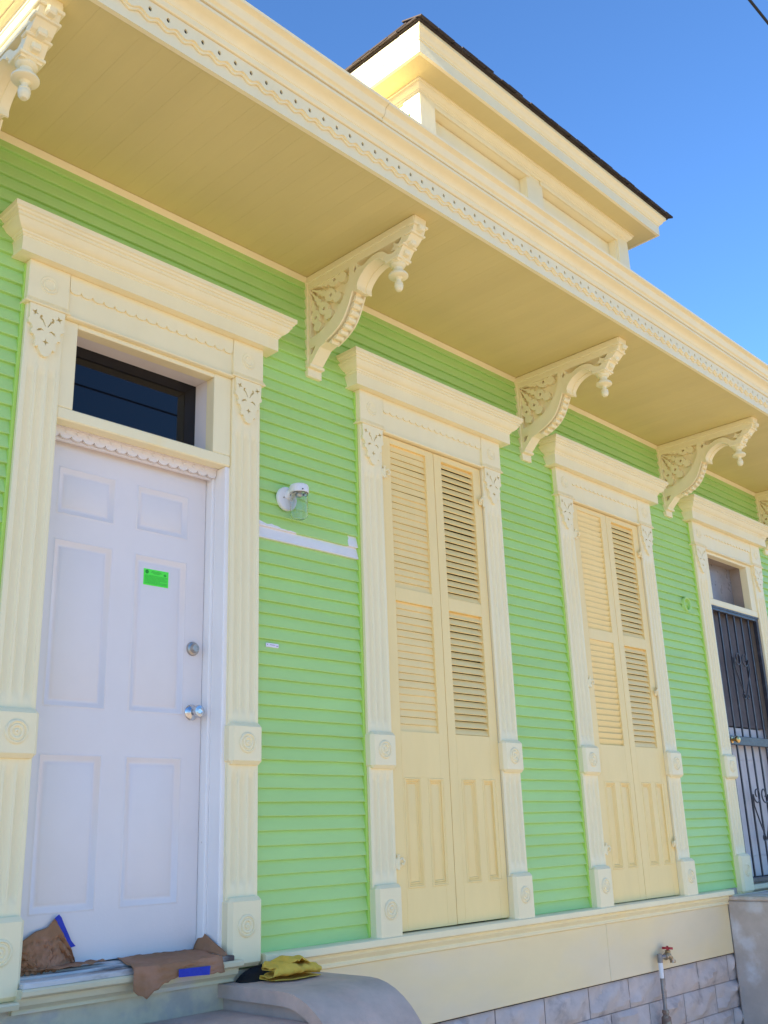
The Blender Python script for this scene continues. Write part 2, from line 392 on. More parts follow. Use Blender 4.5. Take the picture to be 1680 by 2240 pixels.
# shaped trim with shallow vent holes, their dark depth painted on the bottoms
def hole(u, v, r, n=8): return [(u+r*.85*math.cos(2*math.pi*k/n), v+r*1.2*math.sin(2*math.pi*k/n)) for k in range(n)]
def wavestrip(L, x0, pitch, zt, zmid, amp, holes, fn, t0, t1, mb):
    k = 0; u = 0
    while u < L-1e-4:
        u1 = min(u+pitch, L); n = 8
        bot = [(x0+u+(u1-u)*i/n, zmid-amp*math.cos(2*math.pi*((u1-u)*i/n)/pitch)*-1) for i in range(n+1)]
        poly = bot+[(x0+u1, zt), (x0+u, zt)]
        hs = [hole(x0+u+pitch/2, zmid+.026, .0092)] if holes and u1-u > pitch*.9 else []
        mb.plate(poly, hs, fn, t0, t1, 0, 1 if hs else None, back=False); u = u1
P = .0785
mb = MB()
wavestrip(EX1-EX0, EX0, P, 2.953, 2.892, .0095, True, lambda u, v, t: (u, EY-t, v), .017, .0092, mb)
wavestrip(EX1-EX0, EX0, P, 2.94, 2.881, .0095, False, lambda u, v, t: (u, EY-t, v), .009, .001, mb)
mb.build('scalloped_vent_trim', ['trim', 'dark'], eave)
# seam where two lengths of the gutter moulding meet
# roof
m = MB(); ry = HD+.3
rp = [(EX0-.12, EY-.118, 3.121), (EX1+.12, EY-.118, 3.121), (EX1+.12, ry, 3.121), (EX0-.12, ry, 3.121), (4.96-.4, 3.1, 4.95), (4.96+.4, 3.1, 4.95)]
rp = [(EX0-.10, EY-.10, 3.125), (EX1+.10, EY-.10, 3.125), (EX1+.10, ry, 3.125), (EX0-.10, ry, 3.125), (4.96, 3.0, 4.83), (4.96, ry-3.9, 4.83)]
m.add(rp, [(0, 1, 4), (1, 2, 5, 4), (2, 3, 5), (3, 0, 4, 5), (0, 1, 2, 3)]); m.build('roof', 'roofing', house)

# ------------------------------------------------------------------ dormer
dor = empty('roof_dormer', (4.96, -.25, 3.4), house)
FX0, FX1, FY, FZ = 3.585, 6.335, -.5, 4.312
WX0, WX1, WY = 3.785, 6.135, -.305
m = MB(); dz0 = 3.2
op = [(3.93, 4.87), (5.05, 5.99)]
oz = 4.215
xx = WX0
for a, b in op:
    m.box(xx, a, WY, WY+.1, dz0, 4.31); m.box(a, b, WY, WY+.1, oz, 4.31); xx = b
m.box(xx, WX1, WY, WY+.1, dz0, 4.31)
m.box(WX0, WX0+.1, WY+.1, 2.8, dz0, 4.31); m.box(WX1-.1, WX1, WY+.1, 2.8, dz0, 4.31)
m.build('dormer_wall', 'trim', dor)
for a, b in op:
    MB().box(a+.004, b-.004, WY+.06, WY+.08, dz0, oz-.006).build('dormer_panel', 'trim', dor)
    MB().box(a-.03, b+.03, WY-.012, WY-.0005, oz+.0, oz+.03, .003).build('dormer_head_trim', 'trim', dor)
for a, b in ((WX0-.0005, WX0+.13), (WX1-.13, WX1+.0005)):
    MB().box(a-.012 if a < 5 else a, b if a < 5 else b+.012, WY-.016, WY+.12, dz0, 4.246, .004).build('corner_pilaster', 'trim', dor)
dpath = [(WX0, 2.6), (WX0, WY), (WX1, WY), (WX1, 2.6)]
MB().sweep([(0, 4.247), (.010, 4.247), (.012, 4.257), (.018, 4.260), (.020, 4.268), (.030, 4.272), (.042, 4.284), (.046, 4.290), (.047, 4.300), (.055, 4.303), (.056, 4.3125), (0, 4.3125)], dpath).build('bed_moulding', 'trim', dor, smooth=30)
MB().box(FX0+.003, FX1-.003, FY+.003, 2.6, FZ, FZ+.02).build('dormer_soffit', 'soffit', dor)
fpath = [(FX0, 2.6), (FX0, FY), (FX1, FY), (FX1, 2.6)]
MB().sweep([(-.02, FZ-.002), (0, FZ-.002), (0, 4.392), (.006, 4.394), (.007, 4.402), (.016, 4.407), (.024, 4.417), (.03, 4.43), (.04, 4.438), (.047, 4.443), (.048, 4.462), (-.02, 4.464)], fpath).build('dormer_fascia', 'trim', dor, smooth=30)
ex = .062
q = [(FX0-ex, FY-ex, 4.468), (FX1+ex, FY-ex, 4.468), (FX1+ex, 2.6, 4.468), (FX0-ex, 2.6, 4.468), (4.96, .8, 4.95), (4.96, 2.6, 4.95)]
MB().add(q, [(0, 1, 4), (1, 2, 5, 4), (3, 0, 4, 5), (0, 1, 2, 3), (2, 3, 5)]).build('dormer_roof', 'shingle', dor)
def shingle_tab(p0, p1, inward, k):
    p0, p1 = Vector(p0), Vector(p1); d = (p1-p0).normalized(); up_ = Vector((0, 0, .36))+inward
    up_.normalize(); t = .008; ov = .018+jit(.005)
    a = p0-inward*ov+Vector((0, 0, -.005+k*.006+jit(.002))); b = p1-inward*ov+Vector((0, 0, -.005+k*.006+jit(.002)))
    c, e = b+up_*.16, a+up_*.16; n = d.cross(up_).normalized(); n = n if n.z > 0 else -n
    vs = [a, b, c, e]+[v+n*t for v in (a, b, c, e)]
    return MB().add(vs, [(0, 1, 2, 3), (4, 5, 6, 7), (0, 1, 5, 4), (1, 2, 6, 5), (2, 3, 7, 6), (3, 0, 4, 7)])
for k in range(2):
    x = FX0-ex-.012+(.07 if k else 0)
    while x < FX1+ex+.02:
        x1 = min(x+.15, FX1+ex+.03)
        shingle_tab((x+.003, FY-ex, 4.472), (x1, FY-ex, 4.472), Vector((0, 1, 0)), k).build('shingle', 'shingle', dor); x += .152
    y = FY-ex+.012+(.07 if k else 0)
    while y < 1.6:
        shingle_tab((FX0-ex, y+.003, 4.472), (FX0-ex, y+.15, 4.472), Vector((1, 0, 0)), k).build('shingle', 'shingle', dor)
        shingle_tab((FX1+ex, y+.003, 4.472), (FX1+ex, y+.15, 4.472), Vector((-1, 0, 0)), k).build('shingle', 'shingle', dor); y += .152

# ------------------------------------------------------------------ brackets (plate in (d,z), d = distance out from the wall)
BT = .092
def bez(pts, n=6):                    # smooth a polyline a little (Catmull-Rom)
    out = []
    for i in range(len(pts)-1):
        p = [Vector(pts[max(0, min(len(pts)-1, i+k))]) for k in (-1, 0, 1, 2)]
        for s in range(n):
            t = s/n
            out.append(tuple(.5*((2*p[1])+(-p[0]+p[2])*t+(2*p[0]-5*p[1]+4*p[2]-p[3])*t*t+(-p[0]+3*p[1]-3*p[2]+p[3])*t*t*t)))
    out.append(tuple(pts[-1])); return out
TOPZ = SZ-.001
arch_out = bez([(.404, 2.590), (.404, 2.624), (.428, 2.660), (.468, 2.690), (.52, 2.708), (.562, 2.704), (.588, 2.685)], 4)
low_out = bez([(.372, 2.600), (.358, 2.570), (.326, 2.507), (.289, 2.461), (.233, 2.425), (.165, 2.399)], 4)
outline = [(0, TOPZ), (0, 2.258), (.015, 2.258), (.022, 2.305), (.046, 2.316), (.082, 2.352), (.118, 2.388)]+low_out[::-1]+arch_out+[(.600, 2.652), (.678, 2.643), (.690, 2.662), (.724, 2.708), (.748, 2.718), (.785, 2.752), (.800, 2.787), (.806, TOPZ)]
inner1 = [(.044, 2.752), (.044, 2.462)]+bez([(.11, 2.470), (.204, 2.513), (.279, 2.576), (.335, 2.668), (.345, 2.752)], 4)
inner2 = [(.40, 2.752)]+[(.41, 2.722)]+bez([(.445, 2.716), (.51, 2.740), (.575, 2.735), (.615, 2.702), (.645, 2.690)], 3)+[(.672, 2.700), (.715, 2.752)]
inner3 = [(.047, 2.405), (.045, 2.368), (.058, 2.372), (.085, 2.408)]
inner4 = [(.376, 2.722), (.384, 2.700), (.398, 2.722), (.39, 2.742)]
def fn_b(u, v, t): return (t, -u, v)
bm_body = MB(); bm_body.plate(outline, [inner1, inner2, inner3, inner4], fn_b, .006, BT-.006)
bm_body.box(-.0, BT, -.03, 0, 2.255, TOPZ+.0005, .003)
bm_body.box(-.001, BT+.001, -.80, -.01, 2.792, TOPZ, .004)
def disc(u, v, r, n=12, wob=0, k=5, ph=0): return [(u+(r+wob*math.cos(k*a+ph))*math.cos(a), v+(r+wob*math.cos(k*a+ph))*math.sin(a)) for a in [2*math.pi*i/n for i in range(n)]]
bm_fret = MB()
root = Vector((.030, 2.762))
prof_ = [(.030, .005), (.080, .006), (.095, .015), (.112, .009), (.132, .019), (.150, .011), (.172, .029), (.198, .034), (.222, .026), (.233, .017), (.248, .029), (.266, .027), (.280, .015)]
for k_, (ang, ln) in enumerate(((-8, 1.0), (-32, .98), (-55, .98), (-76, .97))):
    d = Vector((math.cos(R(ang)), math.sin(R(ang)))); nn = Vector((-d.y, d.x))
    up_s = [root+d*s_*ln+nn*h_ for s_, h_ in prof_]; lo_s = [root+d*s_*ln-nn*h_ for s_, h_ in prof_]
    o = bez([tuple(p) for p in up_s], 2)+[tuple(root+d*.288*ln)]+bez([tuple(p) for p in lo_s[::-1]], 2)
    hc = root+d*.199*ln; tt = .013+.0007*k_
    bm_fret.plate(o, [disc(hc.x, hc.y, .0105, 10)], fn_b, tt, BT-tt)
bm_web = MB().plate([(.03, 2.757), (.03, 2.45), (.12, 2.458), (.21, 2.503), (.29, 2.57), (.345, 2.66), (.355, 2.757)], [], fn_b, .040, .052)
star = [(math.cos(a)*(.034 if i % 2 == 0 else .015)+.660, math.sin(a)*(.034 if i % 2 == 0 else .015)+2.726) for i, a in enumerate([R(20)+math.pi/4*k for k in range(8)])]
bm_star = MB().plate(star, [], fn_b, .018, BT-.018)
# bands wrapped round the outer edges
def strip(pts, x0, x1, th, mb):
    n = len(pts); vs = []
    for i, p in enumerate(pts):
        a, b = Vector(pts[max(0, i-1)]), Vector(pts[min(n-1, i+1)]); t = (b-a).normalized(); nr = Vector((-t.y, t.x))
        for o in (0.0, th):
            q_ = Vector(p)-nr*o
            vs += [(x0, -q_.x, q_.y), (x1, -q_.x, q_.y)]
    fs = []
    for i in range(n-1):
        a, b = i*4, i*4+4; fs += [(a, a+1, b+1, b), (a+2, a+3, b+3, b+2), (a, a+2, b+2, b), (a+1, a+3, b+3, b+1)]
    fs += [(0, 1, 3, 2), ((n-1)*4, (n-1)*4+1, (n-1)*4+3, (n-1)*4+2)]
    mb.add(vs, fs)
bm_band = MB()
strip(arch_out, -.006, BT*.34, .008, bm_band); strip(arch_out, BT*.66, BT+.006, .008, bm_band)
strip(arch_out, BT*.33, BT*.67, .004, bm_band)
strip(low_out, -.003, BT*.30, .006, bm_band); strip(low_out, BT*.70, BT+.003, .006, bm_band)
bm_tip = MB()
bm_foot = MB()
for d0, d1, z0, z1, o in ((.600, .690, 2.650, 2.664, .003), (.690, .728, 2.703, 2.714, .004), (.738, .786, 2.745, 2.757, .004), (.76, .805, 2.783, 2.797, .005), (0, .05, 2.300, 2.318, .005), (0, .032, 2.2535, 2.301, .002)):
    (bm_tip if z0 > 2.5 else bm_foot).box(-o, BT+o, -d1-o, -d0, z0, z1, .003)
for k, (dd, zz) in enumerate(((.665, 2.675), (.705, 2.712), (.765, 2.765))):
    bm_tip.box(BT*.30, BT*.70, -dd-.055, -dd, zz-.01, zz+.022, .006)
fin_c = (BT*.5, -.645, 0)
bm_fin = MB(); bm_fin.lathe([(.0, 2.660), (.040, 2.660), (.044, 2.654), (.043, 2.647), (.036, 2.643), (.038, 2.637), (.034, 2.630), (.024, 2.624), (.022, 2.612), (.026, 2.604), (.042, 2.594), (.049, 2.584), (.049, 2.577), (.044, 2.573), (.020, 2.570), (.012, 2.562), (.013, 2.548), (.021, 2.541), (.022, 2.536), (.020, 2.534), (.0225, 2.528), (.020, 2.510), (.012, 2.499), (0, 2.497)], fin_c, 'z', 18)
me_body = bm_body.mesh('bracket_frame', 'trim'); me_fret = bm_fret.mesh('bracket_fretwork', 'trim', 'dark')
me_web = bm_web.mesh('bracket_web', 'trim'); me_star = bm_star.mesh('bracket_star', 'trim'); me_foot = bm_foot.mesh('bracket_foot', 'trim')
me_band = bm_band.mesh('bracket_band', 'trim', smooth=40); me_tip = bm_tip.mesh('bracket_corbel', 'trim'); me_fin = bm_fin.mesh('pendant_finial', 'trim', smooth=35)
bm_bead = MB(); bm_bead.lathe([(0, 0), (.012, .001), (.0165, .006), (.0175, .012), (.0165, .018), (.012, .023), (0, .024)], (0, 0, 0), 'x', 12, sy=.55)
bm_bead = MB()
ns = 10
for i in range(ns+1):
    pass
bead = []
for i in range(5):                      # a billet: half-round lug across the band
    a = math.pi*i/4; bead.append((math.cos(a)*.0145, math.sin(a)*.014))
me_bead = MB().plate(bead+[(-.0145, -.004), (.0145, -.004)], [], lambda u, v, t: (t, u, v), BT*.22, BT*.78).mesh('billet', 'trim')
seglen = [0]
for a, b in zip(low_out, low_out[1:]): seglen.append(seglen[-1]+(Vector(b)-Vector(a)).length)
def on_low(s):
    for i in range(len(low_out)-1):
        if seglen[i+1] >= s:
            t = (s-seglen[i])/(seglen[i+1]-seglen[i]); return Vector(low_out[i]).lerp(Vector(low_out[i+1]), t), (Vector(low_out[i+1])-Vector(low_out[i])).normalized()
    return Vector(low_out[-1]), (Vector(low_out[-1])-Vector(low_out[-2])).normalized()
for bx in (1.188, 3.11, 4.948, 6.788, 8.55):
    br = empty('eave_bracket', (bx+BT/2, -.02, 2.5), house)
    place(me_body, 'bracket_frame', br, (bx, 0, 0)); place(me_fret, 'fretwork', br, (bx, 0, 0)); place(me_band, 'edge_band', br, (bx, 0, 0))
    place(me_web, 'backing_web', br, (bx, 0, 0)); place(me_star, 'star_ornament', br, (bx, 0, 0)); place(me_foot, 'foot_moulding', br, (bx, 0, 0))
    place(me_tip, 'corbel_moulding', br, (bx, 0, 0)); place(me_fin, 'pendant_finial', br, (bx, 0, 0))
    for k in range(8):
        p, t = on_low(.03+k*.0365)
        ang = math.atan2(-t.x, t.y)      # local y axis lies along the curve
        o = place(me_bead, 'billet', br, (bx, -p.x, p.y)); tv = Vector((0, -t.x, t.y)).normalized(); nv = Vector((0, -(-t.y), t.x)).normalized()
        nv = Vector((0, -1, 0))-tv*Vector((0, -1, 0)).dot(tv); nv = nv.normalized() if nv.length > .3 else Vector((0, -.7, -.7))
        if nv.z > 0 and nv.y > -.2: nv = -nv
        xv = tv.cross(nv); mm = Matrix((xv, tv, nv)).transposed()
        if mm.determinant() < 0: mm = Matrix((-xv, tv, nv)).transposed()
        q_ = mm.to_euler(); o.rotation_euler = q_
        if xv.x < 0: o.location.x = bx+BT+ZO*0
        o.location.y -= nv.y*-.003; o.location.z += nv.z*.003

# ------------------------------------------------------------------ door and window surrounds
PW = .164
def pilaster_mesh():
    n = 42; zs = [(-.49, 0), (-.195, 0), (-.170, .6), (-.155, 1), (.235, 1), (.255, .6), (.28, 0), (.50, 0), (.525, .6), (.54, 1), (1.79, 1), (1.805, .6), (1.83, 0), (2.085, 0)]
    vs = []; 
    for z, g in zs:
        for i in range(n+1):
            x = -PW/2+PW*i/n; d = 0
            for c in (-.044, 0, .044):
                t = (x-c)/.0165
                if abs(t) < 1: d = .0125*math.sqrt(1-t*t)
            e = min(x+PW/2, PW/2-x); rd = .004*(1-min(1, e/.006))**2
            vs.append((x, -.045+d*g+rd, z))
    m_ = n+1; fs = [(j*m_+i, j*m_+i+1, (j+1)*m_+i+1, (j+1)*m_+i) for j in range(len(zs)-1) for i in range(n)]
    o = len(vs); k = len(zs)-1
    vs += [(-PW/2, .004, -.49), (PW/2, .004, -.49), (PW/2, .004, 2.085), (-PW/2, .004, 2.085)]
    fs += [tuple(j*m_ for j in range(k+1))+(o+3, o), tuple(j*m_+n for j in range(k+1))+(o+2, o+1)]
    return MB().add(vs, fs).mesh('pilaster', 'trim', smooth=35)
me_pil = pilaster_mesh()
def ringdisc(radii, y0):
    return MB().lathe([(0, y0)]+[(r, y0-h) for r, h in radii]+[(radii[-1][0], y0+.004)], (0, 0, 0), 'y', 28)
ros = [(.004, .006), (.010, .005), (.012, .001), (.017, .001), (.020, .006), (.026, .006), (.029, .001), (.033, .001), (.036, .006), (.042, .005), (.045, 0)]
me_ros = ringdisc(ros, 0).mesh('rosette', 'trim', smooth=50)
ros2 = [(.018, .001), (.0205, .0015), (.022, .004), (.0245, .004), (.026, .001), (.034, .0012), (.036, .003), (.038, .003), (.040, 0)]
me_ros2 = ringdisc(ros2, 0).mesh('rosette_plain', 'trim', smooth=50)
me_plinth = MB().box(-PW/2-.004, PW/2+.004, -.078, .0, -.488, -.226, .016).mesh('plinth_block', 'trim', smooth=20)
me_midb = MB().box(-PW/2-.006, PW/2+.006, -.074, .0, .298, .472, .016).mesh('mid_block', 'trim', smooth=20)
mcap = MB(); mcap.box(-PW/2-.008, PW/2+.008, -.058, .0, 2.107, 2.279, .003)
for z0, z1, o in ((2.101, 2.1075, .002), (2.093, 2.1005, .006), (2.084, 2.0925, .010)): mcap.box(-PW/2-.008-o, PW/2+.008+o, -.058-o, .0, z0, z1, .003)
me_cap = mcap.mesh('capital_block', 'trim')
def medallion():
    half = [(0, 1.864), (.013, 1.869), (.026, 1.886), (.031, 1.902), (.040, 1.898), (.046, 1.910), (.043, 1.930), (.052, 1.948), (.062, 1.950), (.066, 1.962), (.058, 1.975), (.066, 1.990), (.077, 1.995), (.080, 2.006), (.074, 2.018), (.077, 2.083)]
    outer = half+[(-x, z) for x, z in half[::-1][:-1]]
    def star4(cx, cz, r, rot=0, n=4): return [(cx+math.cos(rot+math.pi*i/n)*(r if i % 2 == 0 else r*.36), cz+math.sin(rot+math.pi*i/n)*(r if i % 2 == 0 else r*.36)) for i in range(2*n)]
    hs = [star4(0, 1.928, .0155, math.pi/2), star4(-.052, 2.046, .0165, 1.2), star4(.052, 2.046, .0165, 1.9)]
    for s in (-1, 1):
        hs.append([(s*.003, 1.995), (s*.0075, 1.998), (s*.020, 2.018), (s*.032, 2.026), (s*.030, 2.040), (s*.022, 2.043), (s*.020, 2.036), (s*.024, 2.032), (s*.014, 2.022)][::s])
        hs.append([(s*.010, 1.976), (s*.022, 1.984), (s*.036, 1.978), (s*.042, 1.966), (s*.034, 1.968), (s*.022, 1.976)][::s])
    return MB().plate(outer, hs, lambda u, v, t: (u, -t, v), .060, .0455).mesh('carved_drop', 'trim')
me_med = medallion()
def scallops(x0, x1, zt, zb_, pitch, y0, y1, mb):
    n = max(1, round((x1-x0)/pitch)); p = (x1-x0)/n; pts = [(x1, zt), (x0, zt)]
    for i in range(n):
        for k in range(7):
            a = math.pi*k/6
            pts.append((x0+p*i+p*.5-p*.47*math.cos(a), zb_+.006-p*.28*math.sin(a)+.004))
    mb.plate(pts, [], lambda u, v, t: (u, t, v), y0, y1)
labels = {}
def surround(cx, name, lbl):
    e = tag(empty(name, (cx, -.02, .8), house), lbl)
    for s in (-1, 1):
        px = cx+s*(.435+PW/2)
        place(me_pil, 'pilaster', e, (px, 0, 0)); place(me_plinth, 'plinth_block', e, (px, 0, 0)); place(me_midb, 'mid_block', e, (px, 0, 0))
        place(me_cap, 'capital_block', e, (px, 0, 0)); place(me_med, 'carved_drop', e, (px, 0, 0))
        place(me_ros, 'rosette', e, (px, -.0782, -.335)); place(me_ros, 'rosette', e, (px, -.0742, .388)); place(me_ros2, 'rosette', e, (px, -.0582, 2.188))
    m = MB(); m.box(cx-.434, cx+.434, -.045, .0, 2.092, 2.279, .002); m.build('frieze_board', 'trim', e)
    m = MB(); m.box(cx-.434, cx+.434, -.058, -.0, 2.078, 2.0905, .004); m.build('frieze_bead', 'trim', e)
    m = MB(); scallops(cx-.425, cx+.425, 2.278, 2.200, .053, -.054, -.0452, m); m.build('scalloped_trim', 'trim', e)
    m = MB(); m.sweep([(0, 2.2785), (0, 2.344), (.004, 2.347), (.004, 2.353), (.010, 2.356), (.011, 2.364), (.022, 2.368), (.034, 2.378), (.042, 2.392), (.044, 2.398), (.050, 2.401), (.050, 2.413), (.057, 2.416), (.060, 2.424), (.067, 2.428), (.068, 2.448), (0, 2.452)],
                      [(cx-.665, 0), (cx-.665, -.098), (cx+.668, -.098), (cx+.668, 0)])
    m.box(cx-.6645, cx+.6675, -.0975, .0, 2.279, 2.449)
    m.build('head_cornice', 'trim', e, smooth=25)
    return e
surround(DC, 'door_surround', 'cream fluted surround of the white front door')
surround(W1, 'window_surround', 'cream surround of the shuttered window nearer the white door')
surround(W2, 'window_surround', 'cream surround of the shuttered window nearer the iron gate')
surround(D3, 'door_surround', 'cream surround of the doorway with the iron gate')

# ------------------------------------------------------------------ transoms and doors
def transom(cx, xo0, xo1, gl, lbl):
    e = tag(empty('transom_window', (cx, 0, 1.65), house), lbl)
    x0, x1 = cx-.4345, cx+.4345
    m = MB(); m.box(x0, xo0, -.032, .03, 1.685, 2.0775, .003); m.box(xo1, x1, -.032, .03, 1.685, 2.0775, .003)
    m.box(xo0, xo1, -.032, .03, 2.055, 2.0775, .003); m.box(x0, x1, -.034, .03, 1.632, 1.6845, .005)
    m.build('transom_frame', 'trim', e)
    m = MB(); wt = 'white' if gl == 'glass' else 'reveal'
    m.box(x0-.01, xo0-.002, .03, .16, 1.63, 2.10); m.box(xo1+.002, x1+.01, .03, .16, 1.63, 2.10)
    m.box(xo0, xo1, .03, .16, 2.060, 2.10); m.box(xo0, xo1, .03, .16, 1.63, 1.68)
    m.build('transom_reveal', wt, e)
    MB().box(xo0-.002, xo1+.002, .118, .124, 1.68, 2.062).build('pane', gl, e)
    return e
transom(DC, 1.822, 2.523, 'glass', 'dark transom reflecting blue sky above the white door')
transom(D3, D3-.36, D3+.335, 'dusty', 'dusty grey transom above the iron gate')

dx0, dx1, dy = 1.757, 2.583, .10
fd = tag(empty('front_door', (2.17, dy, -.416), house), 'white six panel steel front door')
m = MB(); cols_ = [(1.847, 2.116), (2.219, 2.489)]; rows_ = [(-.24, .333), (.507, 1.180), (1.282, 1.489)]
xsv = [dx0]+[v for c in cols_ for v in c]+[dx1]; zsv = [-.416]+[v for c in rows_ for v in c]+[1.615]
for i in range(len(xsv)-1):
    for j in range(len(zsv)-1):
        if i % 2 == 1 and j % 2 == 1: continue
        m.add([(xsv[i], dy, zsv[j]), (xsv[i+1], dy, zsv[j]), (xsv[i+1], dy, zsv[j+1]), (xsv[i], dy, zsv[j+1])], [(0, 1, 2, 3)])
m.box(dx0, dx1, dy+.02, dy+.044, -.416, 1.615)
m.box(dx0, dx0+.01, dy+.0003, dy+.02, -.416, 1.615); m.box(dx1-.01, dx1, dy+.0003, dy+.02, -.416, 1.615); m.box(dx0, dx1, dy+.0003, dy+.02, -.416, -.406)
m.build('door_leaf', 'white', fd)
for c in cols_:
    for r_ in rows_:
        MB().rings(c[0], c[1], r_[0], r_[1], [(0, dy), (.006, dy-.003), (.013, dy+.002), (.022, dy+.010), (.030, dy+.011), (.036, dy+.007), (.046, dy+.003)]).build('door_panel', 'white', fd, smooth=50)
kx, kz = 2.532, .522
k1 = MB(); k1.lathe([(0, 0), (.033, 0), (.034, -.004), (.030, -.009), (.018, -.012), (.013, -.016), (.013, -.034), (.020, -.040), (.026, -.050), (.027, -.058), (.024, -.064), (.012, -.066), (.010, -.064), (0, -.064)], (kx, dy-.001, kz), 'y', 24)
k1.build('door_knob', 'chrome', fd, smooth=40)
k1 = MB(); k1.lathe([(0, 0), (.031, 0), (.031, -.004), (.029, -.009), (.020, -.012), (.018, -.026), (.016, -.029), (.010, -.029), (.009, -.027), (0, -.027)], (2.530, dy-.001, .797), 'y', 24)
k1.box(2.5285, 2.5315, dy-.0285, dy-.027, .790, .804, 0); k1.build('deadbolt', 'nickel', fd, smooth=40)
jm = MB()
jm.box(2.587, 2.628, -.026, .16, -.43, 1.66, .003); jm.box(2.572, 2.5868, -.006, .09, -.43, 1.6, .002)
jm = MB()
jm.box(2.586, 2.626, .055, .17, -.43, 1.632, .003); jm.box(2.600, 2.6262, -.026, .0545, -.43, 1.632, .003)
jm.box(1.714, 1.754, .055, .17, -.43, 1.632, .003); jm.box(1.714, 1.742, -.026, .0545, -.43, 1.632, .003)
jm.box(1.756, 2.584, .055, .17, 1.618, 1.63, .002)
jm.build('door_jamb', 'jamb_lit', fd)
m = MB(); scallops(1.758, 2.598, 1.6315, 1.592, .052, .040, .050, m)
m.box(1.758, 2.585, .056, .075, 1.583, 1.617, .002)
m.build('scalloped_lintel_trim', 'white', fd)
for i in range(15): MB().lathe([(0, 0), (.007, 0), (.008, -.003), (.005, -.004), (0, -.004)], (1.787+i*.0525, .0398, 1.618), 'y', 12).build('lintel_boss', 'white', fd)
# worn sill under the door
sl_ = tag(empty('door_sill', (2.18, 0, -.45), house), 'weathered sill with flaking paint under the white door')
MB().box(1.75, 2.625, .03, .17, -.447, -.4215, .004).build('threshold_board', 'oldwood', sl_)
MB().box(1.75, 2.625, -.016, .0285, -.449, -.4265, .004).build('threshold_board', 'oldwood', sl_)
MB().box(1.75, 2.625, -.105, -.018, -.455, -.434, .004).build('threshold_board', 'oldwood', sl_)
m = MB(); m.sweep([(0, -.452), (.112, -.453), (.118, -.459), (.116, -.473), (.108, -.480), (.085, -.484), (.083, -.493), (.078, -.506), (.064, -.515), (.060, -.520), (.052, -.521), (.052, -.534), (0, -.536)], [(1.74, 0), (2.66, 0)]); m.build('sill_nosing', 'oldtrim', sl_, smooth=35)
m = MB(); m.sweep([(0, -.489), (.098, -.4895), (.104, -.496), (.098, -.512), (0, -.514)], [(1.2, 0), (1.74, 0)]); m.build('sill_nosing', 'oldtrim', sl_, smooth=35)

